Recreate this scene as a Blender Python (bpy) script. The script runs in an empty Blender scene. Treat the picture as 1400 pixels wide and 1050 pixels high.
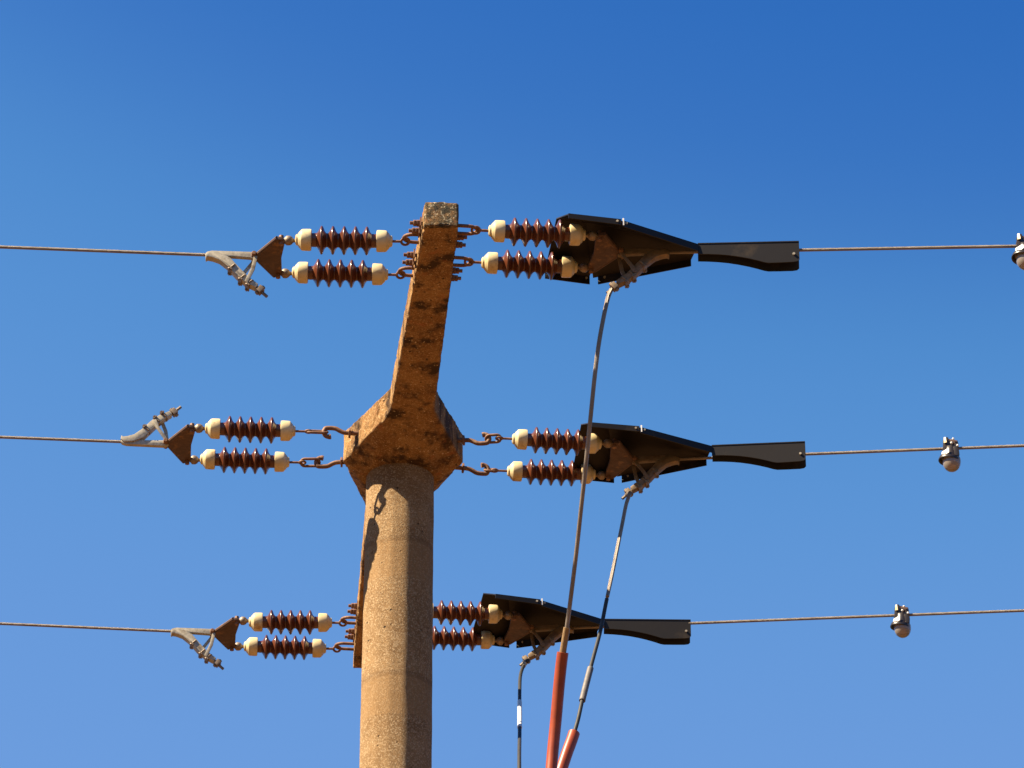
import bpy, bmesh, math, random
from math import sin, cos, radians, pi, atan2, sqrt
from mathutils import Vector, Matrix, noise

random.seed(7)
sc = bpy.context.scene
C = bpy.context.collection

# ------------------------------------------------------------------ camera
F = 5780.0                       # focal length in pixels of the 1400 px wide photograph
PITCH = radians(30.5)
CAM = Vector((0.45, -14.8418, 1.7013))
cd = bpy.data.cameras.new('camera'); cam = bpy.data.objects.new('camera', cd); C.objects.link(cam)
cd.sensor_width = 36.0; cd.lens = 36.0 * F / 1400.0
cd.clip_start = 0.1; cd.clip_end = 5000
cam.location = CAM; cam.rotation_euler = (pi / 2 + PITCH, 0, 0)
sc.camera = cam

# ------------------------------------------------------------------ sky, sun, exposure
SUN_EL = radians(46.0)
SUN_AZ = radians(69.0)           # angle of the sun to the left of the direction from the pole to the camera
sdir = Vector((-sin(SUN_AZ) * cos(SUN_EL), -cos(SUN_AZ) * cos(SUN_EL), sin(SUN_EL)))
w = bpy.data.worlds.new('World'); sc.world = w; w.use_nodes = True
nt = w.node_tree; nt.nodes.clear()
sky = nt.nodes.new('ShaderNodeTexSky'); sky.sky_type = 'NISHITA'; sky.sun_disc = False
sky.sun_elevation = SUN_EL
sky.sun_rotation = atan2(sdir.x, sdir.y)
sky.altitude = 300; sky.air_density = 1.0; sky.dust_density = 0.3; sky.ozone_density = 2.0
bg = nt.nodes.new('ShaderNodeBackground'); bg.inputs['Strength'].default_value = 0.10
wo = nt.nodes.new('ShaderNodeOutputWorld')
# one film-like contrast curve per channel for the whole sky: deep saturated blue overhead, paler towards the horizon
SKY_K = 0.392
sep = nt.nodes.new('ShaderNodeSeparateColor'); com = nt.nodes.new('ShaderNodeCombineColor')
nt.links.new(sky.outputs[0], sep.inputs[0])
for k, pts in enumerate((((0.0, 0.05), (0.75, 0.10), (0.90, 0.24), (0.985, 0.60), (1.144, 1.0), (1.6, 1.15), (3.5, 1.2)),
                         ((0.0, 0.6), (1.2, 0.70), (1.53, 1.14), (1.665, 1.88), (1.91, 2.26), (2.6, 2.5), (5.0, 2.6)),
                         ((0.0, 2.6), (2.2, 2.80), (2.83, 3.62), (3.05, 4.42), (3.42, 4.94), (4.4, 5.3), (6.0, 5.4)))):
    fc = nt.nodes.new('ShaderNodeFloatCurve'); cv = fc.mapping.curves[0]
    fc.mapping.extend = 'HORIZONTAL'
    while len(cv.points) < len(pts): cv.points.new(0.5, 0.5)
    for i_, (x_, y_) in enumerate(pts): cv.points[i_].location = (x_ / 6.0, y_ * SKY_K / 10.0)
    fc.mapping.update()
    m1 = nt.nodes.new('ShaderNodeMath'); m1.operation = 'DIVIDE'; m1.inputs[1].default_value = 6.0
    m2 = nt.nodes.new('ShaderNodeMath'); m2.operation = 'MULTIPLY'; m2.inputs[1].default_value = 10.0
    nt.links.new(sep.outputs[k], m1.inputs[0]); nt.links.new(m1.outputs[0], fc.inputs['Value'])
    nt.links.new(fc.outputs[0], m2.inputs[0]); nt.links.new(m2.outputs[0], com.inputs[k])
nt.links.new(com.outputs[0], bg.inputs[0]); nt.links.new(bg.outputs[0], wo.inputs[0])
sd = bpy.data.lights.new('sun', 'SUN'); sun = bpy.data.objects.new('sun', sd); C.objects.link(sun)
sd.energy = 5.0; sd.angle = radians(0.53); sd.color = (1.0, 0.84, 0.62)
sun.rotation_euler = (-sdir).to_track_quat('-Z', 'Y').to_euler()
sun.location = (-20, -5, 30)
vs = sc.view_settings
vs.view_transform = 'Standard'; vs.look = 'None'; vs.exposure = 1.9; vs.gamma = 1.0; vs.use_curve_mapping = False

# ------------------------------------------------------------------ pixel -> place
def ray(px, py):
    u = (px - 700) / F; v = (525 - py) / F
    c, s = cos(PITCH), sin(PITCH)
    return Vector((u, c - v * s, s + v * c))
ZS = 10.10                       # height of the insulator strings (middle of the crossarm)
def P(px, py, z=ZS):             # on the horizontal plane of height z
    r = ray(px, py); return CAM + r * ((z - CAM.z) / r.z)
def V(px, py, y):                # on the upright plane at depth y
    r = ray(px, py); return CAM + r * ((y - CAM.y) / r.y)

# ------------------------------------------------------------------ materials
def mat(name):
    m = bpy.data.materials.new(name); m.use_nodes = True
    return m, m.node_tree, m.node_tree.nodes['Principled BSDF']
def node(t, k, **kw):
    n = t.nodes.new(k)
    for a, b in kw.items():
        if a in n.inputs: n.inputs[a].default_value = b
        else: setattr(n, a, b)
    return n
def ramp(t, src, stops):
    r = t.nodes.new('ShaderNodeValToRGB'); e = r.color_ramp.elements
    while len(e) < len(stops): e.new(0.5)
    for q, (p, c) in zip(e, stops):
        q.position = p; q.color = (*c, 1) if len(c) == 3 else c
    t.links.new(src, r.inputs[0]); return r.outputs[0]
def mix(t, fac, a, b, mode='MIX'):
    n = t.nodes.new('ShaderNodeMix'); n.data_type = 'RGBA'; n.blend_type = mode
    for s, v in ((n.inputs[0], fac), (n.inputs[6], a), (n.inputs[7], b)):
        if hasattr(v, 'links') or hasattr(v, 'is_output'): t.links.new(v, s)
        elif isinstance(v, (int, float)): s.default_value = v
        else: s.default_value = (*v, 1)
    return n.outputs[2]
def math_(t, op, a, b=0.0, c=0.0, clamp=False):
    n = t.nodes.new('ShaderNodeMath'); n.operation = op; n.use_clamp = clamp
    for s, v in zip(n.inputs, (a, b, c)):
        if isinstance(v, (int, float)): s.default_value = v
        else: t.links.new(v, s)
    return n.outputs[0]
G = lambda v: (v, v, v)

def concrete(name, base, dark, light, speck, stain=0.0, bands=None):
    m, t, b = mat(name)
    tc = node(t, 'ShaderNodeTexCoord'); co = tc.outputs['Object']
    def nz(scale, det=4, rough=0.6, vec=None):
        n = node(t, 'ShaderNodeTexNoise', Scale=scale, Detail=det, Roughness=rough)
        t.links.new(vec or co, n.inputs['Vector']); return n.outputs[0]
    vg = node(t, 'ShaderNodeTexVoronoi', Scale=210.0); t.links.new(co, vg.inputs['Vector'])
    bw = node(t, 'ShaderNodeRGBToBW'); t.links.new(vg.outputs['Color'], bw.inputs[0])
    grain = math_(t, 'ADD', math_(t, 'MULTIPLY', bw.outputs[0], 0.85), math_(t, 'MULTIPLY', nz(24, 3, 0.8), 0.15))
    fine = nz(210, 3, 0.85)
    blot = nz(5.5, 6, 0.68)
    col = mix(t, ramp(t, blot, [(0.36, G(0)), (0.64, G(1))]), dark, base)
    sp = ramp(t, grain, [(0.50, G(0)), (0.78, G(1))])
    f1 = math_(t, 'MULTIPLY', sp, speck)
    col = mix(t, f1, col, light)
    dk = ramp(t, fine, [(0.36, G(1)), (0.45, G(0))])
    col = mix(t, math_(t, 'MULTIPLY', dk, speck * 1.1), col, tuple(x * 0.35 for x in dark))
    # small open pores
    vo = node(t, 'ShaderNodeTexVoronoi', Scale=26.0); t.links.new(co, vo.inputs['Vector'])
    pore = ramp(t, vo.outputs['Distance'], [(0.07, G(1)), (0.14, G(0))])
    gate = ramp(t, nz(9, 2), [(0.50, G(0)), (0.58, G(1))])
    pore = math_(t, 'MULTIPLY', pore, gate)
    col = mix(t, pore, col, (0.03, 0.018, 0.009))
    if stain > 0:                # soot, moss and rain streaks on the old casting
        mp = node(t, 'ShaderNodeMapping'); mp.inputs['Scale'].default_value = (1.0, 1.0, 0.35)
        t.links.new(co, mp.inputs['Vector'])
        st = ramp(t, nz(8.5, 7, 0.68, mp.outputs[0]), [(0.50, G(0)), (0.60, G(1))])
        col = mix(t, math_(t, 'MULTIPLY', st, stain), col, (0.050, 0.026, 0.011))
        sx = node(t, 'ShaderNodeSeparateXYZ'); t.links.new(co, sx.inputs[0])
        # moss grows on the blunt end and the top edges
        endm = math_(t, 'LESS_THAN', math_(t, 'ADD', sx.outputs[1], math_(t, 'MULTIPLY', nz(30, 4), 0.02)), -1.768)
        mo = ramp(t, nz(42, 5, 0.7), [(0.36, G(0.25)), (0.58, G(1))])
        col = mix(t, math_(t, 'MULTIPLY', endm, mo), col, (0.035, 0.030, 0.018))
        li = ramp(t, nz(70, 2, 0.6), [(0.60, G(0)), (0.68, G(1))])
        col = mix(t, math_(t, 'MULTIPLY', endm, li), col, (0.32, 0.27, 0.18))
        mp2 = node(t, 'ShaderNodeMapping'); mp2.inputs['Scale'].default_value = (1.0, 1.0, 0.06); t.links.new(co, mp2.inputs['Vector'])
        sk = ramp(t, nz(38, 4, 0.6, mp2.outputs[0]), [(0.55, G(0)), (0.66, G(1))])      # run-off streaks down the flanks
        col = mix(t, math_(t, 'MULTIPLY', sk, 0.45), col, (0.070, 0.036, 0.015))
        fl = ramp(t, nz(95, 1, 0.5), [(0.70, G(0)), (0.74, G(1))])                       # pale lime flecks
        col = mix(t, math_(t, 'MULTIPLY', fl, 0.8), col, (0.60, 0.46, 0.27))
        rs = ramp(t, nz(14, 4, 0.6), [(0.60, G(0)), (0.70, G(1))])
        col = mix(t, math_(t, 'MULTIPLY', rs, 0.55), col, (0.30, 0.10, 0.03))
    if bands:                    # smooth mortar rings between the washed-out zones
        sx = node(t, 'ShaderNodeSeparateXYZ'); t.links.new(co, sx.inputs[0])
        z = math_(t, 'ADD', sx.outputs[2], math_(t, 'MULTIPLY', math_(t, 'SUBTRACT', nz(7, 3), 0.5), 0.03))
        ph = math_(t, 'FRACT', math_(t, 'DIVIDE', math_(t, 'SUBTRACT', z, bands[0]), bands[1]))
        band = math_(t, 'LESS_THAN', ph, bands[2])
        col = mix(t, math_(t, 'MULTIPLY', band, 0.85), col, mix(t, math_(t, 'MULTIPLY', sp, 0.25), (0.240, 0.142, 0.060), light))
        lin = math_(t, 'COMPARE', ph, bands[2], 0.02)
        col = mix(t, math_(t, 'MULTIPLY', math_(t, 'MULTIPLY', lin, nz(11, 3)), 0.6), col, (0.09, 0.045, 0.016))
    t.links.new(col, b.inputs['Base Color'])
    b.inputs['Roughness'].default_value = 0.92; b.inputs['Specular IOR Level'].default_value = 0.2
    h = math_(t, 'ADD', math_(t, 'MULTIPLY', grain, 0.7), math_(t, 'ADD', math_(t, 'MULTIPLY', fine, 0.3), math_(t, 'MULTIPLY', pore, -0.8)))
    bp = node(t, 'ShaderNodeBump', Strength=0.9, Distance=0.014); t.links.new(h, bp.inputs['Height'])
    t.links.new(bp.outputs[0], b.inputs['Normal'])
    return m

ZB = V(546, 787, -0.14).z        # lower edge of a smooth ring on the shaft
M = {}
M['shaft'] = concrete('spun_concrete', (0.271, 0.168, 0.076), (0.168, 0.093, 0.036), (0.447, 0.331, 0.194), 0.6, bands=(ZB, 0.598, 0.29))
M['cast'] = concrete('cast_concrete', (0.310, 0.168, 0.057), (0.172, 0.079, 0.023), (0.447, 0.301, 0.142), 0.55, stain=1.0)

def metal(name, c1, c2, metallic, rough, scale=40, bump=0.3, c3=None, dist=0.002):
    m, t, b = mat(name)
    tc = node(t, 'ShaderNodeTexCoord'); co = tc.outputs['Object']
    oi = node(t, 'ShaderNodeObjectInfo'); sh = node(t, 'ShaderNodeVectorMath', operation='ADD')
    t.links.new(co, sh.inputs[0]); t.links.new(math_(t, 'MULTIPLY', oi.outputs['Random'], 37.0), sh.inputs[1]); co = sh.outputs[0]
    n = node(t, 'ShaderNodeTexNoise', Scale=scale, Detail=5.0, Roughness=0.65); t.links.new(co, n.inputs['Vector'])
    col = mix(t, ramp(t, n.outputs[0], [(0.35, G(0)), (0.65, G(1))]), c1, c2)
    if c3:
        n2 = node(t, 'ShaderNodeTexNoise', Scale=scale * 0.45, Detail=6.0, Roughness=0.7); t.links.new(co, n2.inputs['Vector'])
        col = mix(t, ramp(t, n2.outputs[0], [(0.55, G(0)), (0.66, G(1))]), col, c3)
    t.links.new(col, b.inputs['Base Color'])
    b.inputs['Metallic'].default_value = metallic
    rr = node(t, 'ShaderNodeMapRange'); rr.inputs[3].default_value = rough * 0.8; rr.inputs[4].default_value = min(1, rough * 1.25)
    t.links.new(n.outputs[0], rr.inputs[0]); t.links.new(rr.outputs[0], b.inputs['Roughness'])
    bp = node(t, 'ShaderNodeBump', Strength=bump, Distance=dist); t.links.new(n.outputs[0], bp.inputs['Height'])
    t.links.new(bp.outputs[0], b.inputs['Normal'])
    return m
M['rust'] = metal('rusty_steel', (0.174, 0.079, 0.032), (0.099, 0.043, 0.021), 0.15, 0.7, 60, 0.5, (0.209, 0.116, 0.052))
M['yoke'] = metal('rusted_yoke_steel', (0.076, 0.035, 0.017), (0.049, 0.023, 0.012), 0.2, 0.6, 45, 0.5, (0.174, 0.087, 0.035))
M['galv'] = metal('weathered_galvanised_steel', (0.232, 0.174, 0.116), (0.145, 0.099, 0.058), 0.35, 0.5, 70, 0.3, (0.139, 0.064, 0.029))
M['alu'] = metal('weathered_aluminium', (0.38, 0.335, 0.25), (0.25, 0.215, 0.15), 0.15, 0.40, 45, 0.35, (0.20, 0.15, 0.09))
M['cap'] = metal('cream_painted_cap', (0.515, 0.432, 0.249), (0.432, 0.340, 0.166), 0.0, 0.42, 22, 0.25, (0.282, 0.174, 0.066))
M['cover'] = metal('black_polymer_sheet', (0.013, 0.010, 0.007), (0.008, 0.006, 0.005), 0.0, 0.46, 9, 0.2, (0.030, 0.021, 0.012))
M['shaded_alu'] = metal('shade_brown_casting', (0.185, 0.125, 0.065), (0.120, 0.075, 0.036), 0.1, 0.5, 45, 0.35, (0.10, 0.055, 0.022))  # browner copy of the clamp metal: cover shade and bounce put into the colour
M['band'] = metal('grey_tape_sleeve', (0.116, 0.099, 0.087), (0.081, 0.070, 0.058), 0.0, 0.6, 60, 0.4)
M['sleeve'] = metal('tan_conductor_sleeve', (0.244, 0.151, 0.058), (0.174, 0.105, 0.041), 0.2, 0.5, 90, 0.6)
M['shrink'] = metal('orange_heat_shrink', (0.26, 0.046, 0.012), (0.20, 0.034, 0.010), 0.0, 0.40, 18, 0.15)
M['black'] = metal('black_cable_jacket', (0.033, 0.032, 0.028), (0.023, 0.022, 0.020), 0.0, 0.55, 30, 0.1)
M['marker'] = metal('white_marker_tape', (0.647, 0.631, 0.581), (0.581, 0.556, 0.498), 0.0, 0.4, 60, 0.1)
M['chrome'] = metal('bright_stainless', (0.72, 0.68, 0.60), (0.55, 0.51, 0.44), 0.85, 0.22, 50, 0.2)
M['dome_body'] = metal('dark_housing', (0.025, 0.017, 0.012), (0.014, 0.010, 0.008), 0.1, 0.35, 50, 0.2)

def wire_mat(name, c1, c2, met):
    m, t, b = mat(name)
    tc = node(t, 'ShaderNodeUVMap')
    wv = node(t, 'ShaderNodeTexWave', Scale=1.0, Distortion=0.0); wv.bands_direction = 'DIAGONAL'
    mp = node(t, 'ShaderNodeMapping'); mp.inputs['Scale'].default_value = (2.0, 14.0, 1.0)
    t.links.new(tc.outputs[0], mp.inputs['Vector']); t.links.new(mp.outputs[0], wv.inputs['Vector'])
    n = node(t, 'ShaderNodeTexNoise', Scale=9.0, Detail=3.0)
    tg = node(t, 'ShaderNodeTexCoord'); t.links.new(tg.outputs['Object'], n.inputs['Vector'])
    col = mix(t, ramp(t, n.outputs[0], [(0.35, G(0)), (0.65, G(1))]), c1, c2)
    col = mix(t, ramp(t, wv.outputs[0], [(0.1, G(0.5)), (0.4, G(0))]), col, tuple(x * 0.3 for x in c2))
    t.links.new(col, b.inputs['Base Color'])
    b.inputs['Metallic'].default_value = met; b.inputs['Roughness'].default_value = 0.45
    bp = node(t, 'ShaderNodeBump', Strength=0.6, Distance=0.002); t.links.new(wv.outputs[0], bp.inputs['Height'])
    t.links.new(bp.outputs[0], b.inputs['Normal'])
    return m
M['wire'] = wire_mat('stranded_aluminium', (0.279, 0.232, 0.180), (0.198, 0.157, 0.116), 0.35)

def glaze():
    m, t, b = mat('brown_glazed_porcelain')
    tc = node(t, 'ShaderNodeTexCoord')
    oi = node(t, 'ShaderNodeObjectInfo'); sh = node(t, 'ShaderNodeVectorMath', operation='ADD')
    t.links.new(tc.outputs['Object'], sh.inputs[0]); t.links.new(math_(t, 'MULTIPLY', oi.outputs['Random'], 23.0), sh.inputs[1])
    n = node(t, 'ShaderNodeTexNoise', Scale=16.0, Detail=4.0); t.links.new(sh.outputs[0], n.inputs['Vector'])
    col = mix(t, ramp(t, n.outputs[0], [(0.35, G(0)), (0.7, G(1))]), (0.060, 0.0155, 0.0055), (0.100, 0.028, 0.0095))
    # thin dust film
    d = node(t, 'ShaderNodeTexNoise', Scale=60.0, Detail=5.0); t.links.new(tc.outputs['Object'], d.inputs['Vector'])
    col = mix(t, ramp(t, d.outputs[0], [(0.50, G(0)), (0.75, G(0.15))]), col, (0.26, 0.13, 0.07))
    t.links.new(col, b.inputs['Base Color'])
    b.inputs['Roughness'].default_value = 0.30
    b.inputs['Specular IOR Level'].default_value = 0.4; b.inputs['Coat Weight'].default_value = 0.2; b.inputs['Coat Roughness'].default_value = 0.12
    return m
M['glaze'] = glaze()
for k_, v_ in (('cover', 0.22), ('black', 0.25), ('shrink', 0.35)):
    M[k_].node_tree.nodes['Principled BSDF'].inputs['Specular IOR Level'].default_value = v_
def lens():
    m, t, b = mat('smoky_lens')
    n = node(t, 'ShaderNodeTexNoise', Scale=40.0)
    t.links.new(mix(t, n.outputs[0], (0.58, 0.47, 0.37), (0.75, 0.68, 0.60)), b.inputs['Base Color'])
    b.inputs['Transmission Weight'].default_value = 0.75; b.inputs['Roughness'].default_value = 0.12; b.inputs['IOR'].default_value = 1.55
    return m
M['lens'] = lens()
def soil():
    m, t, b = mat('dry_earth')
    tc = node(t, 'ShaderNodeTexCoord')
    n = node(t, 'ShaderNodeTexNoise', Scale=0.35, Detail=8.0, Roughness=0.65); t.links.new(tc.outputs['Object'], n.inputs['Vector'])
    n2 = node(t, 'ShaderNodeTexNoise', Scale=9.0, Detail=6.0); t.links.new(tc.outputs['Object'], n2.inputs['Vector'])
    col = mix(t, ramp(t, n.outputs[0], [(0.38, G(0)), (0.62, G(1))]), (0.140, 0.058, 0.014), (0.170, 0.074, 0.019))
    col = mix(t, ramp(t, n2.outputs[0], [(0.5, G(0)), (0.7, G(0.4))]), col, (0.11, 0.055, 0.015))
    # unseen clearing and dark scrub, added to shape the bounce onto the pole
    ln = node(t, 'ShaderNodeVectorMath', operation='LENGTH'); t.links.new(tc.outputs['Object'], ln.inputs[0])
    e = math_(t, 'ADD', ln.outputs['Value'], math_(t, 'MULTIPLY', n.outputs[0], 8.0))
    far = math_(t, 'MULTIPLY', math_(t, 'SUBTRACT', e, 18.0), 0.4, clamp=True)
    col = mix(t, far, col, mix(t, n2.outputs[0], (0.016, 0.018, 0.006), (0.034, 0.030, 0.010)))
    t.links.new(col, b.inputs['Base Color']); b.inputs['Roughness'].default_value = 0.95
    bp = node(t, 'ShaderNodeBump', Strength=0.6, Distance=0.05); t.links.new(n2.outputs[0], bp.inputs['Height']); t.links.new(bp.outputs[0], b.inputs['Normal'])
    return m
M['soil'] = soil()

# ------------------------------------------------------------------ mesh helpers
class MB:
    """collects shapes for ONE mesh"""
    def __init__(s): s.v = []; s.f = []; s.uv = []
    def add(s, vs, fs, uvs=None):
        o = len(s.v); s.v += [Vector(p) for p in vs]
        for i, f in enumerate(fs):
            s.f.append(tuple(k + o for k in f)); s.uv.append(uvs[i] if uvs else None)
        return s
    def lathe(s, prof, seg=32, mtx=None):      # (x along the axis, radius); axis = +X
        vs = []; fs = []
        for x, r in prof:
            for k in range(seg):
                a = 2 * pi * k / seg; p = Vector((x, r * cos(a), r * sin(a)))
                vs.append(mtx @ p if mtx else p)
        for i in range(len(prof) - 1):
            for k in range(seg):
                k2 = (k + 1) % seg
                fs.append((i * seg + k, i * seg + k2, (i + 1) * seg + k2, (i + 1) * seg + k))
        fs.append(tuple(range(seg))[::-1]); fs.append(tuple((len(prof) - 1) * seg + k for k in range(seg)))
        return s.add(vs, fs)
    def tube(s, pts, rad, seg=12, sub=1, closed=False):
        pts = [Vector(p) for p in pts]
        if sub > 1: pts = spline(pts, sub)
        n = len(pts); R = rad if callable(rad) else (lambda q: rad)
        vs = []; fs = []; uvs = []; L = [0.0]
        for i in range(1, n): L.append(L[-1] + (pts[i] - pts[i - 1]).length)
        up = None
        for i, p in enumerate(pts):
            if closed: t = (pts[(i + 1) % n] - pts[i - 1]).normalized()
            else: t = (pts[min(i + 1, n - 1)] - pts[max(i - 1, 0)]).normalized()
            if up is None:
                up = t.orthogonal().normalized()
            up = (up - t * up.dot(t)).normalized(); sd_ = t.cross(up)
            r = R(L[i] / max(L[-1], 1e-6))
            for k in range(seg):
                a = 2 * pi * k / seg; vs.append(p + (up * cos(a) + sd_ * sin(a)) * r)
        m = n if closed else n - 1
        for i in range(m):
            j = (i + 1) % n
            for k in range(seg):
                k2 = (k + 1) % seg
                fs.append((i * seg + k, i * seg + k2, j * seg + k2, j * seg + k))
                l1 = L[i] * 60; l2 = (L[j] if j else L[-1]) * 60
                uvs.append([(l1 / 10, k / seg), (l1 / 10, (k + 1) / seg), (l2 / 10, (k + 1) / seg), (l2 / 10, k / seg)])
        if not closed:
            fs.append(tuple(range(seg))[::-1]); uvs.append(None)
            fs.append(tuple((n - 1) * seg + k for k in range(seg))); uvs.append(None)
        return s.add(vs, fs, uvs)
    def prism(s, poly, o, ex, ey, ez, th):     # polygon in the plane (ex, ey) at o, thickness th centred along ez
        n = len(poly)
        a = [o + ex * x + ey * y - ez * th / 2 for x, y in poly]; b = [o + ex * x + ey * y + ez * th / 2 for x, y in poly]
        fs = [tuple(range(n))[::-1], tuple(range(n, 2 * n))] + [(i, (i + 1) % n, n + (i + 1) % n, n + i) for i in range(n)]
        return s.add(a + b, fs)
    def box(s, c, ex, ey, ez, dx, dy, dz):
        return s.prism([(-dx / 2, -dy / 2), (dx / 2, -dy / 2), (dx / 2, dy / 2), (-dx / 2, dy / 2)], Vector(c), ex, ey, ez, dz)
    def build(s, name, m, parent=None, bevel=0.0, smooth=38, solid=0.0):
        me = bpy.data.meshes.new(name); me.from_pydata([tuple(p) for p in s.v], [], s.f)
        ul = me.uv_layers.new(name='UVMap')
        for p, u in zip(me.polygons, s.uv):
            if u:
                for li, q in zip(p.loop_indices, u): ul.data[li].uv = q
        bm = bmesh.new(); bm.from_mesh(me)
        if solid:
            bmesh.ops.solidify(bm, geom=bm.faces[:], thickness=solid)
        bmesh.ops.recalc_face_normals(bm, faces=bm.faces[:])
        if bevel:
            es = [e for e in bm.edges if len(e.link_faces) == 2 and e.calc_face_angle(0) > radians(35)]
            bmesh.ops.bevel(bm, geom=es, offset=bevel, segments=2, profile=0.6, affect='EDGES', clamp_overlap=True)
        bm.to_mesh(me); bm.free()
        if smooth:
            for p in me.polygons: p.use_smooth = True
            me.set_sharp_from_angle(angle=radians(smooth))
        me.materials.append(m)
        o = bpy.data.objects.new(name, me); C.objects.link(o)
        if parent: o.parent = parent
        return o
def spline(pts, sub):
    out = []; n = len(pts)
    for i in range(n - 1):
        p0 = pts[i - 1] if i else pts[0] * 2 - pts[1]
        p1, p2 = pts[i], pts[i + 1]
        p3 = pts[i + 2] if i + 2 < n else pts[-1] * 2 - pts[-2]
        for k in range(sub):
            t = k / sub
            out.append(0.5 * (2 * p1 + (p2 - p0) * t + (2 * p0 - 5 * p1 + 4 * p2 - p3) * t * t + (3 * p1 - p0 - 3 * p2 + p3) * t ** 3))
    out.append(pts[-1]); return out
def empty(name, loc=(0, 0, 0), rz=0.0):
    o = bpy.data.objects.new(name, None); C.objects.link(o); o.empty_display_size = 0.05
    o.location = loc; o.rotation_euler = (0, 0, rz); return o
def tag(o, label, cat, group=None, kind=None):
    if label: o['label'] = label
    if cat: o['category'] = cat
    if group: o['group'] = group
    if kind: o['kind'] = kind
    return o
def copy_tree(o, parent=None):
    c = o.copy(); C.objects.link(c); c.parent = parent
    for ch in list(o.children): copy_tree(ch, c)
    return c
X, Y, Z = Vector((1, 0, 0)), Vector((0, 1, 0)), Vector((0, 0, 1))

# ------------------------------------------------------------------ ground
g = MB().add([(-900, -900, 0), (900, -900, 0), (900, 900, 0), (-900, 900, 0)], [(0, 1, 2, 3)]).build('ground', M['soil'], smooth=0)
g['kind'] = 'structure'

# ------------------------------------------------------------------ the pole with its cast head and arms
pole = empty('utility_pole')
tag(pole, 'weathered tan concrete utility pole with a long cast concrete crossarm on its head', 'pole')
rad = lambda z: 0.1385 + 0.0026 * (10 - z)
NS = 16
def shaft_mesh():
    mb = MB(); zs = [-0.3] + [0.5 * k for k in range(0, 15)] + [7.0 + 0.1 * k for k in range(1, 31)] + [10.03]
    per = 5                      # points per facet: corners eased, faces flat
    ring = []
    for k in range(NS):
        a0 = radians(-90 + 1.0) + (k - 0.5) * 2 * pi / NS; a1 = a0 + 2 * pi / NS
        p0 = Vector((cos(a0), sin(a0))); p1 = Vector((cos(a1), sin(a1)))
        for t in (0.14, 0.38, 0.62, 0.86): ring.append(p0.lerp(p1, t))
    n = len(ring); vs = []; fs = []
    for z in zs:
        for q in ring:
            r = rad(z); p = Vector((q.x * r, q.y * r, z))
            d = 0.0022 * noise.noise(p * 9) + 0.0012 * noise.noise(p * 31)
            vs.append(p + Vector((q.x, q.y, 0)) * d)
    for i in range(len(zs) - 1):
        for k in range(n):
            k2 = (k + 1) % n; fs.append((i * n + k, i * n + k2, (i + 1) * n + k2, (i + 1) * n + k))
    fs.append(tuple(range(n))[::-1]); fs.append(tuple((len(zs) - 1) * n + k for k in range(n)))
    return mb.add(vs, fs)
shaft_mesh().build('pole_shaft', M['shaft'], pole, smooth=30)

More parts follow.
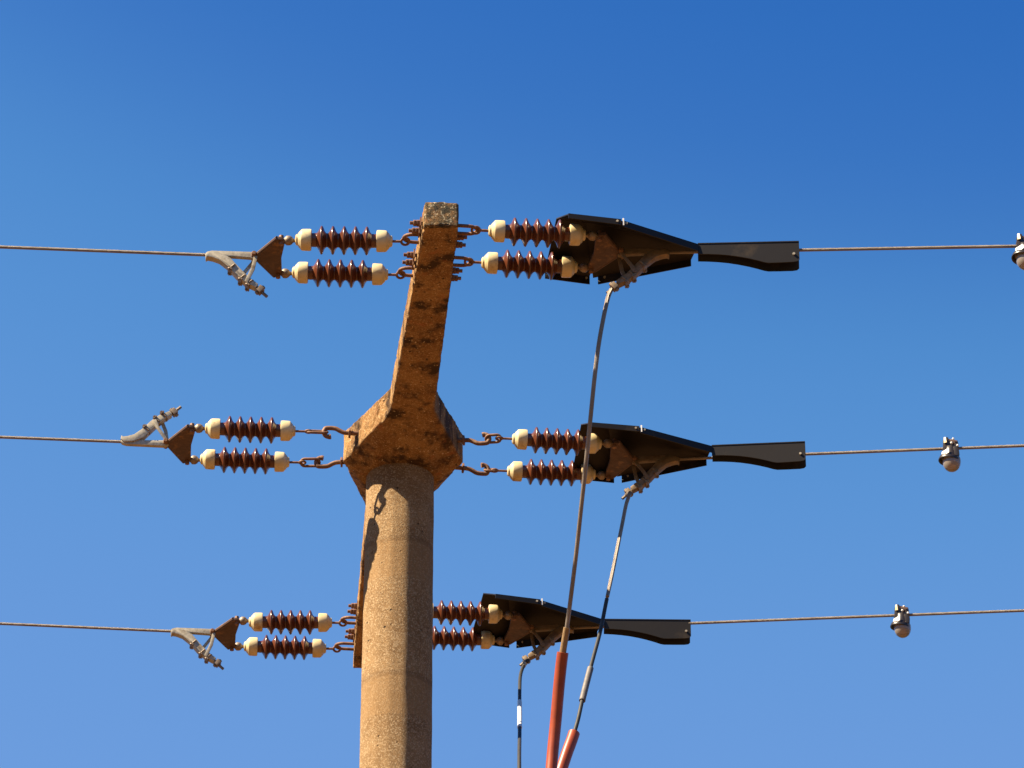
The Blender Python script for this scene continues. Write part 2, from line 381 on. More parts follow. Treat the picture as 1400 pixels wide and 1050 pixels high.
def crossarm_mesh():
    # plan outline, nearest end first, then along one flank, round the far end and back
    zl = dict(n0=10.060, n1=10.060, f0=10.060, f1=10.060, aL=10.056, aR=10.056, bL=10.030, bR=10.034, cL=10.050, cR=10.050)
    px = dict(n0=(580, 308), n1=(627, 309), aL=(533, 563), aR=(594, 561), bL=(469, 631), bR=(633, 633))
    plan = {k: P(*q, zl[k]).to_tuple()[:2] for k, q in px.items()}
    plan.update(cL=(-0.145, 0.330), cR=(0.060, 0.350), f0=(-0.250, 1.815), f1=(-0.130, 1.822))
    bm = bmesh.new(); lo = {}; hi = {}
    for k, (x, y) in plan.items():
        lo[k] = bm.verts.new((x, y, zl[k])); hi[k] = bm.verts.new((x, y, 10.165))
    ctr = [bm.verts.new((0.16 * cos(q * pi / 4), 0.16 * sin(q * pi / 4), 9.998)) for q in range(8)]
    bm.faces.new(ctr)
    rim = ['bR', 'cR', 'cL', 'bL', 'aL', 'aR']; rv = [0, 1, 3, 4, 5, 7]          # rim corner -> collar corner
    for i in range(6):
        k, k2 = rim[i], rim[(i + 1) % 6]; a0, a1 = rv[i], rv[(i + 1) % 6]
        seq = [a0]
        while seq[-1] != a1: seq.append((seq[-1] + 1) % 8)
        bm.faces.new([lo[k], lo[k2]] + [ctr[j] for j in seq[::-1]])
    for loop in (('n0', 'n1', 'aR', 'aL'), ('aL', 'aR', 'bR', 'cR', 'cL', 'bL'), ('cL', 'cR', 'f1', 'f0')):
        if 'bR' not in loop: bm.faces.new([lo[k] for k in loop])
        bm.faces.new([hi[k] for k in loop][::-1])
    out = ['n0', 'n1', 'aR', 'bR', 'cR', 'f1', 'f0', 'cL', 'bL', 'aL']
    for i, k in enumerate(out):
        k2 = out[(i + 1) % len(out)]; bm.faces.new([lo[k2], lo[k], hi[k], hi[k2]])
    bmesh.ops.recalc_face_normals(bm, faces=bm.faces[:])
    me = bpy.data.meshes.new('tmp'); bm.to_mesh(me); bm.free()
    o = bpy.data.objects.new('tmp', me); C.objects.link(o)
    r = o.modifiers.new('r', 'REMESH'); r.mode = 'VOXEL'; r.voxel_size = 0.006
    s = o.modifiers.new('s', 'SMOOTH'); s.factor = 0.5; s.iterations = 1
    dg = bpy.context.evaluated_depsgraph_get(); res = bpy.data.meshes.new_from_object(o.evaluated_get(dg))
    bpy.data.objects.remove(o)
    nn = [v.normal.copy() for v in res.vertices]
    for v, q in zip(res.vertices, nn):
        p = v.co.copy()
        d = 0.0018 * noise.noise(p * 14) + 0.0014 * noise.noise(p * 45)
        diag = 1 - max(abs(q.x), abs(q.y), abs(q.z))          # large along edges: chipped corners
        chip = max(0, noise.noise(p * 21 + Vector((3, 1, 7))) - 0.05)
        d -= diag * 0.045 * chip
        if q.x < -0.6:                                          # eroded flank with open pockets
            d -= 0.020 * max(0, noise.noise(p * 30 + Vector((9, 2, 4))) - 0.28)
        v.co = p + q * d
    for p in res.polygons: p.use_smooth = True
    res.name = 'crossarm'; res.materials.append(M['cast'])
    ob = bpy.data.objects.new('crossarm', res); C.objects.link(ob); ob.parent = pole
    return ob
crossarm_mesh()

# axis of the arm in plan and its half width at a given y
def axis_x(y): return -0.1055 * y if y < 0 else -0.1045 * y
def half_w(y): return 0.0625 + (0.028 * max(0, (1.8 - abs(y)) / 1.3))
adir = Vector((0.105, -0.9945, 0)); ldir = Vector((0.9945, 0.105, 0))      # along the arm, across it (pointing right)

def hexnut(mb, c, d, r=0.011, h=0.011):
    u = d.orthogonal().normalized(); v = d.cross(u)
    mb.prism([(r * cos(pi / 3 * k), r * sin(pi / 3 * k)) for k in range(6)], c, u, v, d, h)
def u_bolt(y, side, tip):         # a U through the arm at depth y; loop on `side`, nuts on the other
    half = 0.0265; cx = axis_x(y); hw = half_w(y) + 0.004
    o = Vector((cx, y, ZS + 0.008)); d = ldir * side
    L = (Vector((tip.x, tip.y, o.z)) - o).dot(d)
    q = []
    q.append(o - d * (hw + 0.040) + adir * half)
    q.append(o + d * (L - half * 1.3) + adir * half)
    for k in range(1, 8):
        a = pi * k / 8; q.append(o + d * (L - half * 1.3 + half * 1.3 * sin(a)) + adir * half * cos(a))
    q.append(o + d * (L - half * 1.3) - adir * half)
    q.append(o - d * (hw + 0.040) - adir * half)
    u = MB().tube(q, 0.0068, 10).build('u_bolt', M['rust'], pole)
    for s in (-1, 1):
        c = o - d * (hw + 0.009) + adir * half * s
        nb = MB(); hexnut(nb, c, d, 0.0135, 0.013); hexnut(nb, c - d * 0.013, d, 0.0125, 0.011); nb.build('nut', M['rust'], u, bevel=0.0012)
        MB().box(o - d * (hw + 0.001) + adir * half * s, adir, Z, d, 0.036, 0.036, 0.005).build('washer', M['rust'], u)
    return o + d * L

# ------------------------------------------------------------------ insulators
def make_insulator():
    """axis +X from 0 (towards the concrete) to 0.36"""
    r = empty('strain_insulator')
    MB().lathe([(0.052, 0.0255), (0.07, 0.0262), (0.29, 0.0262), (0.308, 0.0255)], 28).build('core', M['glaze'], r)
    for k in range(5):
        x = 0.180 + (k - 2) * 0.0418
        pr = [(-0.0200, 0.0255), (-0.0165, 0.0280), (-0.0120, 0.0340), (-0.0088, 0.0420), (-0.0060, 0.0490), (-0.0036, 0.0525), (-0.0005, 0.0537),
              (0.0022, 0.0525), (0.0042, 0.0490), (0.0076, 0.0420), (0.0118, 0.0340), (0.0165, 0.0280), (0.0200, 0.0255)]
        MB().lathe([(x + a, b) for a, b in pr], 40).build('shed', M['glaze'], r, smooth=60)
    for s in (0, 1):
        pr = [(0.000, 0.015), (0.003, 0.0205), (0.010, 0.0225), (0.012, 0.0275), (0.018, 0.0335), (0.022, 0.0385), (0.027, 0.0405), (0.052, 0.0412), (0.0585, 0.0400), (0.060, 0.035), (0.0605, 0.026)]
        if s: pr = [(0.36 - x, q) for x, q in pr][::-1]
        MB().lathe(pr, 32).build('end_cap', M['cap'], r, smooth=28)
    return r
proto_ins = make_insulator(); proto_used = [False]

PH = {'n': 'at the mossy arm end', 'm': 'at the pole head', 'f': 'at the arm behind the shaft'}
def insulator(inner, outer, label, group):
    """inner/outer: world points of the two cap ends; the length stays 0.36"""
    d = (outer - inner); d.z = 0; d.normalize(); mid = (inner + outer) / 2
    o = proto_ins if not proto_used[0] else copy_tree(proto_ins)
    proto_used[0] = True
    a = mid - d * 0.18
    o.location = a; o.rotation_euler = (random.uniform(-2, 2), radians(random.uniform(-0.9, 0.9)), atan2(d.y, d.x))
    tag(o, label, 'insulator', group)
    return o, a, a + d * 0.36, d

def ring_pts(c, a, b, ra, rb, n=16):
    return [c + a * ra * cos(2 * pi * k / n) + b * rb * sin(2 * pi * k / n) for k in range(n)]

def eye_rod(parent_ins, a, d, L, r=0.0052, eye=0.015, plane=None):
    """forged rod leaving the inner cap and ending in an eye of centre a - d*L"""
    inv = parent_ins.matrix_basis.inverted()
    mb = MB(); e = a - d * L; b = plane or Z.cross(d).normalized()
    pts = [inv @ p for p in (a + d * 0.004, e + d * eye)]
    mb.tube(pts, r, 10)
    mb.tube([inv @ p for p in ring_pts(e, d, b, eye, eye * 0.85)], r * 0.95, 8, closed=True)
    mb.build('eye_rod', M['rust'], parent_ins)

# ------------------------------------------------------------------ strain clamp (profile read from the photograph, in metres)
def L_(x, y): return ((405 - x) / 4.667 / 369.0, (410 - y) / 4.667 / 316.0)
def make_clamp(mlt='alu'):
    """pin at the origin, conductor mouth on +X, tail below; plane X-Z"""
    r = empty('strain_clamp'); m = M[mlt]; n = Y
    pz = lambda q: [L_(*p) for p in q]
    b = MB()
    b.prism(pz([(94, 408), (104, 396), (135, 388), (398, 386), (424, 396), (430, 412), (424, 428), (404, 434), (385, 424), (250, 420), (190, 428), (110, 430)]), Vector(), X, Z, n, 0.020)
    b.prism(pz([(94, 418), (120, 398), (185, 404), (255, 436), (310, 492), (372, 552), (440, 598), (425, 622), (352, 590), (296, 548), (240, 492), (185, 452), (140, 438), (112, 434), (98, 442)]), Vector(), X, Z, n, 0.034)
    b.build('body', m, r, bevel=0.003)
    f = MB()
    f.prism(pz([(396, 418), (414, 428), (350, 512), (332, 556), (306, 548), (316, 520)]), Vector((0, -0.019, 0)), X, Z, n, 0.008)
    f.prism(pz([(406, 420), (430, 424), (412, 512), (372, 598), (350, 588), (388, 505)]), Vector((0, 0.019, 0)), X, Z, n, 0.008)
    f.build('side_strut', m, r, bevel=0.0015)
    for cx, cy in ((270, 492), (338, 556), (385, 590)):
        q = L_(cx, cy); c = Vector((q[0], 0, q[1]))
        t = Vector((-0.70, 0, -0.71)); u = Vector((0.71, 0, -0.70))
        ub = MB(); ub.tube([c + u * 0.019 + Y * 0.019, c + u * -0.010 + Y * 0.019, c + u * -0.0165 + Y * 0.010, c + u * -0.0165 - Y * 0.010, c + u * -0.010 - Y * 0.019, c + u * 0.019 - Y * 0.019], 0.0034, 8)
        ub.box(c + u * 0.0125, t, Y, u, 0.018, 0.048, 0.006)
        for s in (-1, 1): hexnut(ub, c + u * 0.0175 + Y * 0.019 * s, u, 0.0062, 0.005)
        ub.build('u_bolt', M['galv'], r)
    MB().lathe([(-0.032, 0.007), (-0.028, 0.0095), (0.028, 0.0095), (0.032, 0.007)], 12, Matrix.Rotation(pi / 2, 4, 'Z')).build('pin', M['rust'], r)
    q = L_(452, 624); c = Vector((q[0], 0, q[1])); t = Vector((-0.72, 0, -0.69))
    cl = MB(); u = Vector((0.69, 0, -0.72)); cl.box(c, t, Y, u, 0.022, 0.030, 0.026); hexnut(cl, c + u * 0.017, u, 0.0085, 0.008); hexnut(cl, c - u * 0.017, u, 0.0085, 0.008)
    cl.build('tail_clip', M['galv'], r, bevel=0.002)
    q0 = L_(425, 606); q1 = L_(498, 664)
    MB().tube([(q0[0], 0, q0[1]), (q1[0], 0, q1[1])], 0.0062, 10).build('conductor_tail', M['wire'], r)
    return r
protos = {'L': make_clamp('alu'), 'R': make_clamp('shaded_alu')}; clamp_used = set()
def clamp(pin, d, label, side, flip=False):
    o = protos[side] if side not in clamp_used else copy_tree(protos[side])
    clamp_used.add(side)
    o.location = pin; o.rotation_euler = (0, 0, atan2(d.y, d.x))
    if flip: o.rotation_euler = (pi, 0, atan2(d.y, d.x))
    tag(o, label, 'clamp', 'strain clamps at the conductor ends'); return o

def yoke(e1, e2, d, label, group):
    """flat triangular plate joining two insulators (outer ends e1, e2) to the clamp pin"""
    s = (e2 - e1); s.normalize(); mid = (e1 + e2) / 2; hw = (e2 - e1).length / 2
    r = empty('yoke_plate', mid); rel = lambda p: p - mid
    tip = mid + d * 0.148
    pl = MB()
    ex, ey = d, Z.cross(d)
    def loc(p): v = p - mid; return (v.dot(ex), v.dot(ey))
    a, b = loc(e1 + d * 0.052), loc(e2 + d * 0.052)
    lo, hi = (a, b) if a[1] < b[1] else (b, a)
    poly = [(lo[0] - 0.014, lo[1] + 0.004), (lo[0] - 0.004, lo[1] - 0.016), (lo[0] + 0.016, lo[1] - 0.018), (0.136, -0.014), (0.158, -0.011), (0.160, 0.011), (0.136, 0.014),
            (hi[0] + 0.016, hi[1] + 0.018), (hi[0] - 0.004, hi[1] + 0.016), (hi[0] - 0.014, hi[1] - 0.004), ((lo[0] + hi[0]) / 2 - 0.006, 0)]
    pl.prism(poly, Vector(), ex, ey, Z, 0.014); pl.build('plate', M['yoke'], r, bevel=0.002)
    for q in (lo, hi):
        fl = MB(); s_ = 1 if q is hi else -1
        p0 = ex * (q[0] + 0.014) + ey * (q[1] + 0.017 * s_); p1 = ex * 0.137 + ey * 0.014 * s_
        fl.tube([p0, p1], 0.0085, 8); fl.build('edge_rib', M['yoke'], r)
        kn = MB(); c = ex * (q[0] - 0.026) + ey * q[1]
        kn.lathe([(-0.030, 0.006), (-0.018, 0.008), (-0.014, 0.014), (-0.006, 0.0185), (0.006, 0.0185), (0.012, 0.013), (0.016, 0.0085), (0.034, 0.0085)], 16,
                 Matrix.Translation(c) @ Matrix.Rotation(atan2(d.y, d.x), 4, 'Z')).build('ball_socket', M['galv'], r, smooth=45)
        bo = MB(); bo.lathe([(-0.020, 0.010), (0.020, 0.010)], 6, Matrix.Translation(ex * q[0] + ey * q[1]) @ Matrix.Rotation(pi / 2, 4, 'Y')).build('bolt', M['rust'], r, bevel=0.001)
    tag(r, label, 'yoke plate', group)
    return tip

def conductor(start, through, label, r=0.0062, z_end=None):
    d = (through - start); d.normalize()
    pts = []
    for s in [0, 0.3, 0.7, 1.2, 1.8, 2.5, 3.5, 5, 7, 10, 14, 19, 25, 32, 40]:
        p = start + d * s; p.z -= 0.0006 * s * s; pts.append(p)
    o = MB().tube([p - start for p in pts], r, 12).build('conductor', M['wire']); o.location = start
    tag(o, label, 'wire', 'bare line conductors'); return d

# ------------------------------------------------------------------ the six strings
ends = {   # (inner cap end px, outer cap end px): outer string of the pair, inner string of the pair
    'nL': [((537.5, 330), (403, 329)), ((530, 375.5), (400, 374))],
    'nR': [((667.5, 315.5), (801, 322)), ((659, 359), (788.6, 365.5))],
    'mL': [((404.6, 589.5), (280, 586)), ((396.6, 632), (273, 629))],
    'mR': [((699, 600), (823.6, 606)), ((693, 644), (814.6, 649.5))],
    'fL': [((455.3, 851.4), (339, 849)), ((447, 886.8), (332.5, 884))],
    'fR': [((571, 836.5), (689, 841.5)), ((561, 871), (679, 876))],
}
wire_px = {'nL': (0, 337.5), 'nR': (1400, 336), 'mL': (0, 597.5), 'mR': (1400, 609), 'fL': (0, 852.5), 'fR': (1400, 834)}
pairname = {'n': ('nearer the mossy arm tip', 'farther from the mossy arm tip'),
            'm': ('on the mossy arm side', 'on the rear arm side'),
            'f': ('nearer the shaft', 'nearer the arm end')}
pairname['n'] = ('nearer the tip', 'farther from the tip')
cov = {'L': 'uncovered', 'R': 'half covered'}
STR = {}
for key, pair in ends.items():
    ph, sd_ = key
    A = []
    for i, (a, b) in enumerate(pair):
        lab = f"ribbed insulator, {cov[sd_]}, {PH[ph]}, {pairname[ph][i]}"
        A.append(insulator(P(*a), P(*b), lab, 'brown ribbed strain insulators with cream caps'))
    d = (A[0][3] + A[1][3]).normalized()
    tip = yoke(A[0][2], A[1][2], d,
               f"rusty three-cornered plate {'in the open' if sd_ == 'L' else 'under the black cover'} {PH[ph]}", 'rusty yoke plates')
    wt = P(*wire_px[key])
    dw = (wt - tip).normalized()
    pin = tip
    # clamp: the conductor mouth sits at 0.179 from the pin
    clamp(pin, dw, f"{'grey' if sd_ == 'L' else 'brown'} metal strain clamp {'in the open, tail pointing up' if key == 'mL' else ('in the open, tail hanging down' if sd_ == 'L' else 'under the black cover')} {PH[ph]}", sd_, flip=(key == 'mL'))
    STR[key] = dict(A=A, d=d, tip=tip, dw=dw)
    conductor(tip + dw * 0.02, wt, f"bare aluminium line wire leaving the {'open clamp' if sd_ == 'L' else 'black cover'} {PH[ph]}")

# inner ends: U-bolts on the two arm ends
for key in ('nL', 'nR', 'fL', 'fR'):
    side = -1 if key[1] == 'L' else 1
    for (o, a, b, d) in STR[key]['A']:
        eL = 0.047
        eye_rod(o, a, d, eL, plane=(Z * 0.7 + adir * 0.7).normalized())
        e = a - d * eL
        u_bolt(e.y, side, e + d * 0.007)

# hooks and links on the pole head
hook_px = {('mL', 0): (478, 592), ('mL', 1): (467, 632), ('mR', 0): (634, 602), ('mR', 1): (633, 640)}
for (key, i), px in hook_px.items():
    o, a, b, d = STR[key]['A'][i]
    eye_rod(o, a, d, 0.052, r=0.0048, eye=0.0125)
    e = a - d * 0.052                                    # eye centre; link runs from here towards the head
    root = P(*px)
    dd = (e - root); dd.z = 0; Lr = dd.length; dd.normalize(); ey = Z.cross(dd)
    up = -1 if (key, i) == ('mL', 0) else 1              # one hook is turned over
    # J-hook: shank out of the concrete, dips, then curls round the link
    R = 0.021; c = root + dd * (0.082)
    q = [root - dd * 0.06, root + dd * 0.012, root + dd * 0.035 - Z * 0.006 * up, root + dd * 0.058 - Z * 0.018 * up]
    for k in range(1, 8):
        th = -pi / 2 + pi * 1.12 * k / 7
        q.append(c + dd * R * cos(th) + Z * R * sin(th) * up)
    hk = MB().tube(q, lambda t: 0.0092 if t < 0.96 else 0.0105, 12, sub=4).build('hook_bolt', M['rust'], pole)
    MB().lathe([(-0.002, 0.021), (0.006, 0.021)], 6, Matrix.Translation(root - dd * 0.002) @ Matrix.Rotation(atan2(dd.y, dd.x), 4, 'Z')).build('nut', M['rust'], hk, bevel=0.0015)
    l0 = c + dd * (R - 0.014); l1 = e + dd * 0.006; mid = (l0 + l1) / 2; hl = (l1 - l0).length / 2
    e1 = (ey * 0.75 + Z * 0.66 * (1 if i else -1)).normalized()
    lp = []
    w_ = 0.0155
    for k in range(9): lp.append(dd * (hl - w_ + w_ * sin(pi * k / 8)) + e1 * w_ * cos(pi * k / 8))
    for k in range(9): lp.append(-dd * (hl - w_ + w_ * sin(pi * k / 8)) - e1 * w_ * cos(pi * k / 8))
    lk = MB().tube(lp, 0.0056, 10, closed=True).build('chain_link', M['rust']); lk.location = mid
    tag(lk, f"rusty oval link at the pole head, {'uncovered' if key == 'mL' else 'covered'} string, {pairname['m'][i]}", 'chain link', 'rusty links on the pole head')

# ------------------------------------------------------------------ black covers over the clamps
z1, z2 = ZS + 0.018, ZS + 0.010              # eaves at the rear part, ridge at the tip
n1, n2, n3 = P(777, 292, z1), P(849, 300, z1), P(954, 334, z2)
s1, s2, s3, s4 = P(745, 381, ZS - 0.018), P(806, 389, ZS - 0.018), P(818, 389, ZS - 0.018), P(945, 360, ZS - 0.005)
rz = lambda p, z: Vector((p.x, p.y, z))
T = n3.copy(); K = n1.copy()
def make_cover():
    """tent of black sheet: rear part over the string ends, front part tapering onto the wire"""
    r = empty('bird_guard_cover')
    l = lambda p: p - T
    ze = ZS + 0.018
    f1, f2, f3, f4 = rz(s1, ze), rz(s2, ze), rz(s3, ze), rz(s4, ZS + 0.012)
    rA, rB = rz((n1 + f1) / 2, ZS + 0.125), rz((n2 + f2) / 2, ZS + 0.120)
    rB2 = rz((n2 + f3) / 2, ZS + 0.108) - (n3 - n2).normalized() * 0.10; rC = rz(n3, z2) + Vector((0, 0.02, 0.004))
    for nm, q in (('roof_panel', (n1, n2, rB, rA)), ('roof_panel', (rA, rB, f2, f1))):
        MB().add([l(p) for p in q], [(0, 1, 2, 3)]).build(nm, M['cover'], r, solid=0.004, smooth=20)
    m2 = n2 + (n3 - n2) * 0.015 - Z * 0.004; f3b = f3 - (f4 - f3).normalized() * 0.02
    for nm, q in (('front_panel', (m2, n3, rC, rB2)), ('front_panel', (rB2, rC, f4, f3b))):
        MB().add([l(p) for p in q], [(0, 1, 2), (0, 2, 3)]).build(nm, M['cover'], r, solid=0.004, smooth=20)
    def lip(a, b, ha, hb): MB().add([l(a), l(b), l(b) - Z * hb, l(a) - Z * ha], [(0, 1, 2, 3)]).build('side_lip', M['cover'], r, solid=0.004)
    lip(n1 - Z * 0.001, n2 - Z * 0.001, 0.020, 0.024)
    lip(m2, n3 - Z * 0.001, 0.026, 0.030)
    lip(f1, f2, 0.036, 0.036); lip(f3, f4, 0.036, 0.030)
    for p, q_ in ((n2, n1), (n2, n3), (f2, f1), (f3, f4)):      # rivets at the overlap
        c = l(p + (q_ - p) * 0.07) - Z * 0.012
        MB().lathe([(-0.008, 0.0045), (0.008, 0.0045)], 10, Matrix.Translation(c) @ Matrix.Rotation(pi / 2, 4, 'Z')).build('rivet_or_glint', M['alu'], r)
    MB().box(l(m2) + Vector((0.004, 0, -0.006)), X, Y, Z, 0.006, 0.007, 0.030).build('pale_fold', M['marker'], r)  # small white block for the whitish fold between the panels
    return r
def make_tail(parent):
    # narrow inverted channel along the conductor; widens downwards at its end
    E = P(1093, 331, z2); d = (E - T); Lt = d.length; d.normalize(); nrm = Z.cross(d)       # nrm points away from the camera
    st = [(0.0, 0.042), (0.10, 0.043), (0.20, 0.0455), (0.30, 0.050), (0.40, 0.057), (0.50, 0.066), (0.58, 0.075), (0.65, 0.084), (0.69, 0.0870), (0.80, 0.0865), (0.93, 0.085), (0.975, 0.082), (0.995, 0.074)]
    rdg = 0.006; sp = 0.066
    for s in (0, 1):
        mb = MB(); v = []; f = []
        for t, h in st:
            c = d * (Lt * t)
            if s == 0: v += [c + nrm * 0.0, c - Z * h + nrm * 0.0]
            else: v += [c + nrm * 0.036, c - Z * (h * 0.97) + nrm * (0.040 + sp * 0.45 * (0.5 + 0.5 * t))]
        for i in range(len(st) - 1): f.append((2 * i, 2 * i + 1, 2 * i + 3, 2 * i + 2))
        mb.add(v, f).build('tail_wall', M['cover'], parent, solid=0.004, smooth=50)
    mb = MB(); v = []; f = []
    for t, h in st:
        c = d * (Lt * t); v += [c + nrm * -0.002 + Z * 0.001, c + nrm * 0.038 + Z * 0.001]
    for i in range(len(st) - 1): f.append((2 * i, 2 * i + 1, 2 * i + 3, 2 * i + 2))
    mb.add(v, f).build('tail_ridge', M['cover'], parent, solid=0.004)
    c = d * (Lt * 0.94) - Z * 0.052
    MB().lathe([(-0.006, 0.005), (0.03, 0.005)], 10, Matrix.Translation(c) @ Matrix.Rotation(pi / 2, 4, 'Z')).build('rivet_or_glint', M['alu'], parent)
cover0 = make_cover(); make_tail(cover0)
base_ang = atan2(K.y - T.y, K.x - T.x); base_len = (K - T).xy.length
cover_px = {'n': ((954, 334), (777, 292)), 'm': ((973, 610), (796, 575.5)), 'f': ((826, 847.5), (666, 809.5))}
for ph, (tp, kp) in cover_px.items():
    o = cover0 if ph == 'n' else copy_tree(cover0)
    t_, k_ = P(*tp, z2), P(*kp, z1)
    o.location = t_; o.rotation_euler = (0, 0, atan2(k_.y - t_.y, k_.x - t_.x) - base_ang)
    print('cover', ph, 'length ratio', (k_ - t_).xy.length / base_len, 'turn', math.degrees(o.rotation_euler.z))
    tag(o, f"black bird guard with flared tail over the insulators {PH[ph]}", 'cover', 'black bird guards over the strings')

# ------------------------------------------------------------------ jumpers down to the cable heads
def clamp_tail(key):
    q = L_(470, 640); s = STR[key]; return s['tip'] + s['dw'] * q[0] + Z * q[1]
def jumper_path(key, px, y0, y1):
    st = clamp_tail(key); out = [st]
    p0, p1 = px[0][1], px[-1][1]
    for (x, y) in px:
        t = (y - p0) / (p1 - p0); t = t * t * (3 - 2 * t); yy = st.y + y0 + (y1 - st.y - y0) * t
        out.append(V(x, y, yy))
    return out
def cut(pts, f0, f1):            # piece of a dense polyline between two image heights
    return [p for p in pts if f0 <= pyof(p) <= f1]
def pyof(p):
    v = p - CAM; c, s = cos(PITCH), sin(PITCH)
    return 525 - F * (v.y * -s + v.z * c) / (v.y * c + v.z * s)
def down(pts, x, y):             # continue below the frame, swing to the shaft and run to the ground
    l = pts[-1]; p = pts[-2]; e = l + (l - p).normalized() * 0.25
    return [l, e, Vector((e.x * 0.7 + x * 0.3, e.y * 0.7 + y * 0.3, e.z - 0.45)), Vector((x, y, e.z - 1.15)), Vector((x, y, e.z - 1.9)), Vector((x, y, 4)), Vector((x, y, 0.0))]
def jumper(name, key, px, y0, y1, label, radius, pieces, landing):
    st = jumper_path(key, px, y0, y1); dense = spline(st, 12)
    r = empty(name, st[0]); o = st[0]
    for nm, m, rr, f0, f1 in pieces:
        c = cut(dense, f0, f1)
        MB().tube([p - o for p in c], rr, 14).build(nm, M[m], r)
    dn = spline(down(st, *landing), 10)
    MB().tube([p - o for p in dn[:9]], pieces[-1][2], 14).build('lower_sheath', M[pieces[-1][1]], r)
    MB().tube([p - o for p in dn[8:]], 0.017, 12).build('cable', M['black'], r)
    tag(r, label, 'cable', 'jumper cables down from the clamps')
jumper('jumper_cable', 'nR', [(831, 408), (824, 440), (818, 475), (812.5, 520), (807, 575), (801, 635), (795, 690), (788, 755), (780, 820), (775, 858), (769.5, 892), (765, 930), (760, 985), (756, 1025), (753, 1060)], 0.0, -0.75,
       'grey jumper wire from the cover at the mossy arm end, ending in an orange sheath', 0.008,
       [('bare_wire', 'wire', 0.0082, -1, 862), ('lug', 'sleeve', 0.0125, 858, 897), ('heat_shrink', 'shrink', 0.0215, 891, 2000)], (0.33, -0.12))
jumper('jumper_cable', 'mR', [(861, 674), (856, 690), (851, 715), (845, 745), (837, 785), (829, 822), (821, 862), (812, 896), (804, 926), (796, 958), (790, 985), (783, 1008), (775, 1030), (765, 1060)], -0.05, -0.48,
       'jumper wire from the pole head cover with a grey sleeve above its dark orange boot', 0.008,
       [('bare_wire', 'wire', 0.0075, -1, 818), ('insulated_wire', 'black', 0.0078, 816, 1010), ('grey_sleeve', 'band', 0.0125, 913, 960), ('heat_shrink', 'shrink', 0.0225, 1002, 2000)], (0.30, 0.02))
jumper('jumper_cable', 'fR', [(722, 903), (716, 910), (711.5, 924), (710.5, 945), (710.5, 970), (710.5, 1000), (710, 1030), (710, 1062)], -0.1, -0.4,
       'thin black jumper wire with a white marker sleeve under the cover behind the shaft', 0.006,
       [('insulated_wire', 'black', 0.0075, -1, 2000), ('white_marker', 'marker', 0.0095, 957, 995), ('alu_ring', 'alu', 0.0095, 906, 911), ('insulated_wire', 'black', 0.0076, 1040, 2000)], (0.26, 0.16))  # includes a short aluminium ring high on the wire

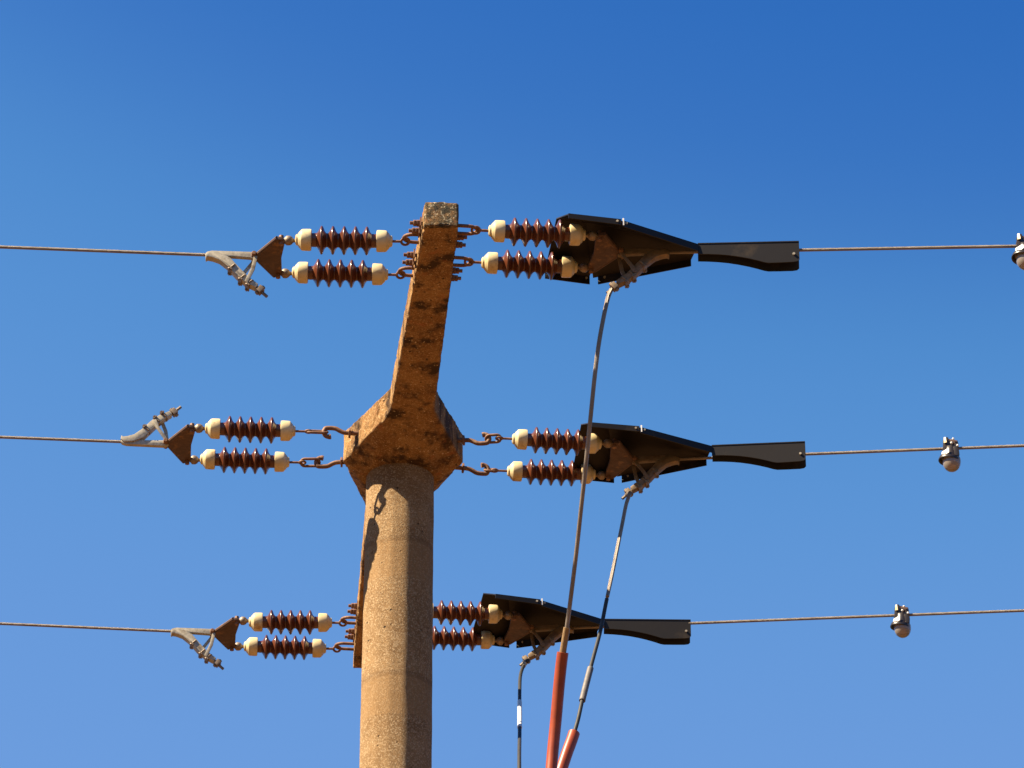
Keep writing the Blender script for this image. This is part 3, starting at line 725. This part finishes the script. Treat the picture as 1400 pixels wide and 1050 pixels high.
# ------------------------------------------------------------------ fault indicators clipped on the right-hand wires
def make_indicator():
    r = empty('fault_indicator')   # wire passes the origin along X
    b = MB()
    prof = [(-0.030, 0.050), (-0.012, 0.056), (0.012, 0.050)]
    k = MB(); k.prism([(-0.028, -0.050), (0.030, -0.050), (0.034, -0.01), (0.030, 0.040), (0.024, 0.032), (0.014, 0.042), (-0.018, 0.046), (-0.030, 0.030)], Vector((0, 0.020, 0)), X, Z, Y, 0.003); k.build('clip_cheek', M['dome_body'], r, bevel=0.001)
    k = MB(); k.prism([(-0.032, -0.050), (0.006, -0.050), (0.002, -0.012), (0.008, 0.020), (-0.006, 0.030), (-0.010, 0.044), (-0.020, 0.044), (-0.030, 0.026), (-0.034, -0.02)], Vector((0, -0.020, 0)), X, (Z + Y * 0.10).normalized(), (Y - X * 0.2).normalized(), 0.003); k.build('clip_cheek', M['dome_body'], r, bevel=0.001)
    k = MB(); k.prism([(-0.008, -0.010), (0.007, -0.012), (0.003, 0.014), (-0.006, 0.016)], Vector((-0.021, -0.026, 0.024)), (X - Y * 0.7).normalized(), Z, (Y + X * 0.7).normalized(), 0.003); k.build('bent_tab', M['cap'], r, bevel=0.001)
    k = MB(); k.prism([(0.012, -0.05), (0.032, -0.05), (0.030, 0.000), (0.020, 0.010), (0.010, 0.000)], Vector((0, -0.026, 0)), X, (Z + Y * 0.10).normalized(), Y, 0.004); k.build('latch', M['dome_body'], r, bevel=0.001)
    MB().lathe([(-0.020, 0.010), (-0.014, 0.018), (0.022, 0.018), (0.028, 0.008)], 16, Matrix.Translation((0.002, 0, 0.022)) @ Matrix.Rotation(0.25, 4, 'Y')).build('spring_jaw', M['yoke'], r)
    for p in ((0.002, -0.030, 0.010), (0.026, -0.032, -0.004), (0.010, -0.026, 0.030)):  # white studs stand in for glints, the highlight put into their colour
        MB().lathe([(-0.004, 0.0045), (0.002, 0.0045), (0.004, 0.002)], 10, Matrix.Translation(p) @ Matrix.Rotation(-pi / 2 - 0.9, 4, 'Z')).build('rivet_or_glint', M['marker'], r)
    dn = Matrix.Rotation(pi / 2, 4, 'Y')        # lathe axis +X -> -Z
    MB().lathe([(-0.010, 0.018), (0.0, 0.027), (0.028, 0.031), (0.046, 0.033)], 24, dn).build('housing', M['dome_body'], r)
    MB().lathe([(0.036, 0.031), (0.044, 0.040), (0.058, 0.0445), (0.061, 0.0435), (0.058, 0.039), (0.050, 0.033)], 28, dn @ Matrix.Rotation(0.16, 4, 'Y')).build('collar', M['dome_body'], r)
    MB().lathe([(0.050, 0.036), (0.064, 0.0365), (0.078, 0.034), (0.092, 0.027), (0.100, 0.017), (0.104, 0.006)], 28, dn).build('lens_dome', M['lens'], r, smooth=60)
    MB().lathe([(0.050, 0.024), (0.068, 0.022), (0.076, 0.010)], 16, dn).build('flag_core', M['sleeve'], r)
    k = MB(); k.prism([(-0.022, -0.012), (0.016, -0.004), (0.016, 0.018), (-0.018, 0.012)], Vector((-0.022, -0.034, -0.038)), (X - Y * 0.75).normalized(), (Z + Y * 0.15).normalized(), (Y + X * 0.75).normalized(), 0.004); k.build('white_plate', M['marker'], r, bevel=0.001)
    return r
ind0 = make_indicator()
for i, (key, px) in enumerate((('nR', 1401), ('mR', 1300), ('fR', 1233))):
    o = ind0 if i == 0 else copy_tree(ind0)
    s = STR[key]; a = s['tip'] + s['dw'] * 0.02; d = s['dw']
    # point of the wire seen at image column px
    lo, hi = 0.3, 6.0
    for _ in range(40):
        m_ = (lo + hi) / 2; p = a + d * m_; v = p - CAM
        x = 700 + F * v.x / (v.y * cos(PITCH) + v.z * sin(PITCH))
        if x < px: lo = m_
        else: hi = m_
    o.location = a + d * lo - Z * 0.0006 * lo * lo; o.rotation_euler = (radians(4 * (i - 1)), 0, atan2(d.y, d.x))
    tag(o, f"small steel indicator with glassy dome on the wire {['from the mossy arm end', 'from the pole head', 'from the arm behind the shaft'][i]}", 'fault indicator', 'fault indicators on the line wires')
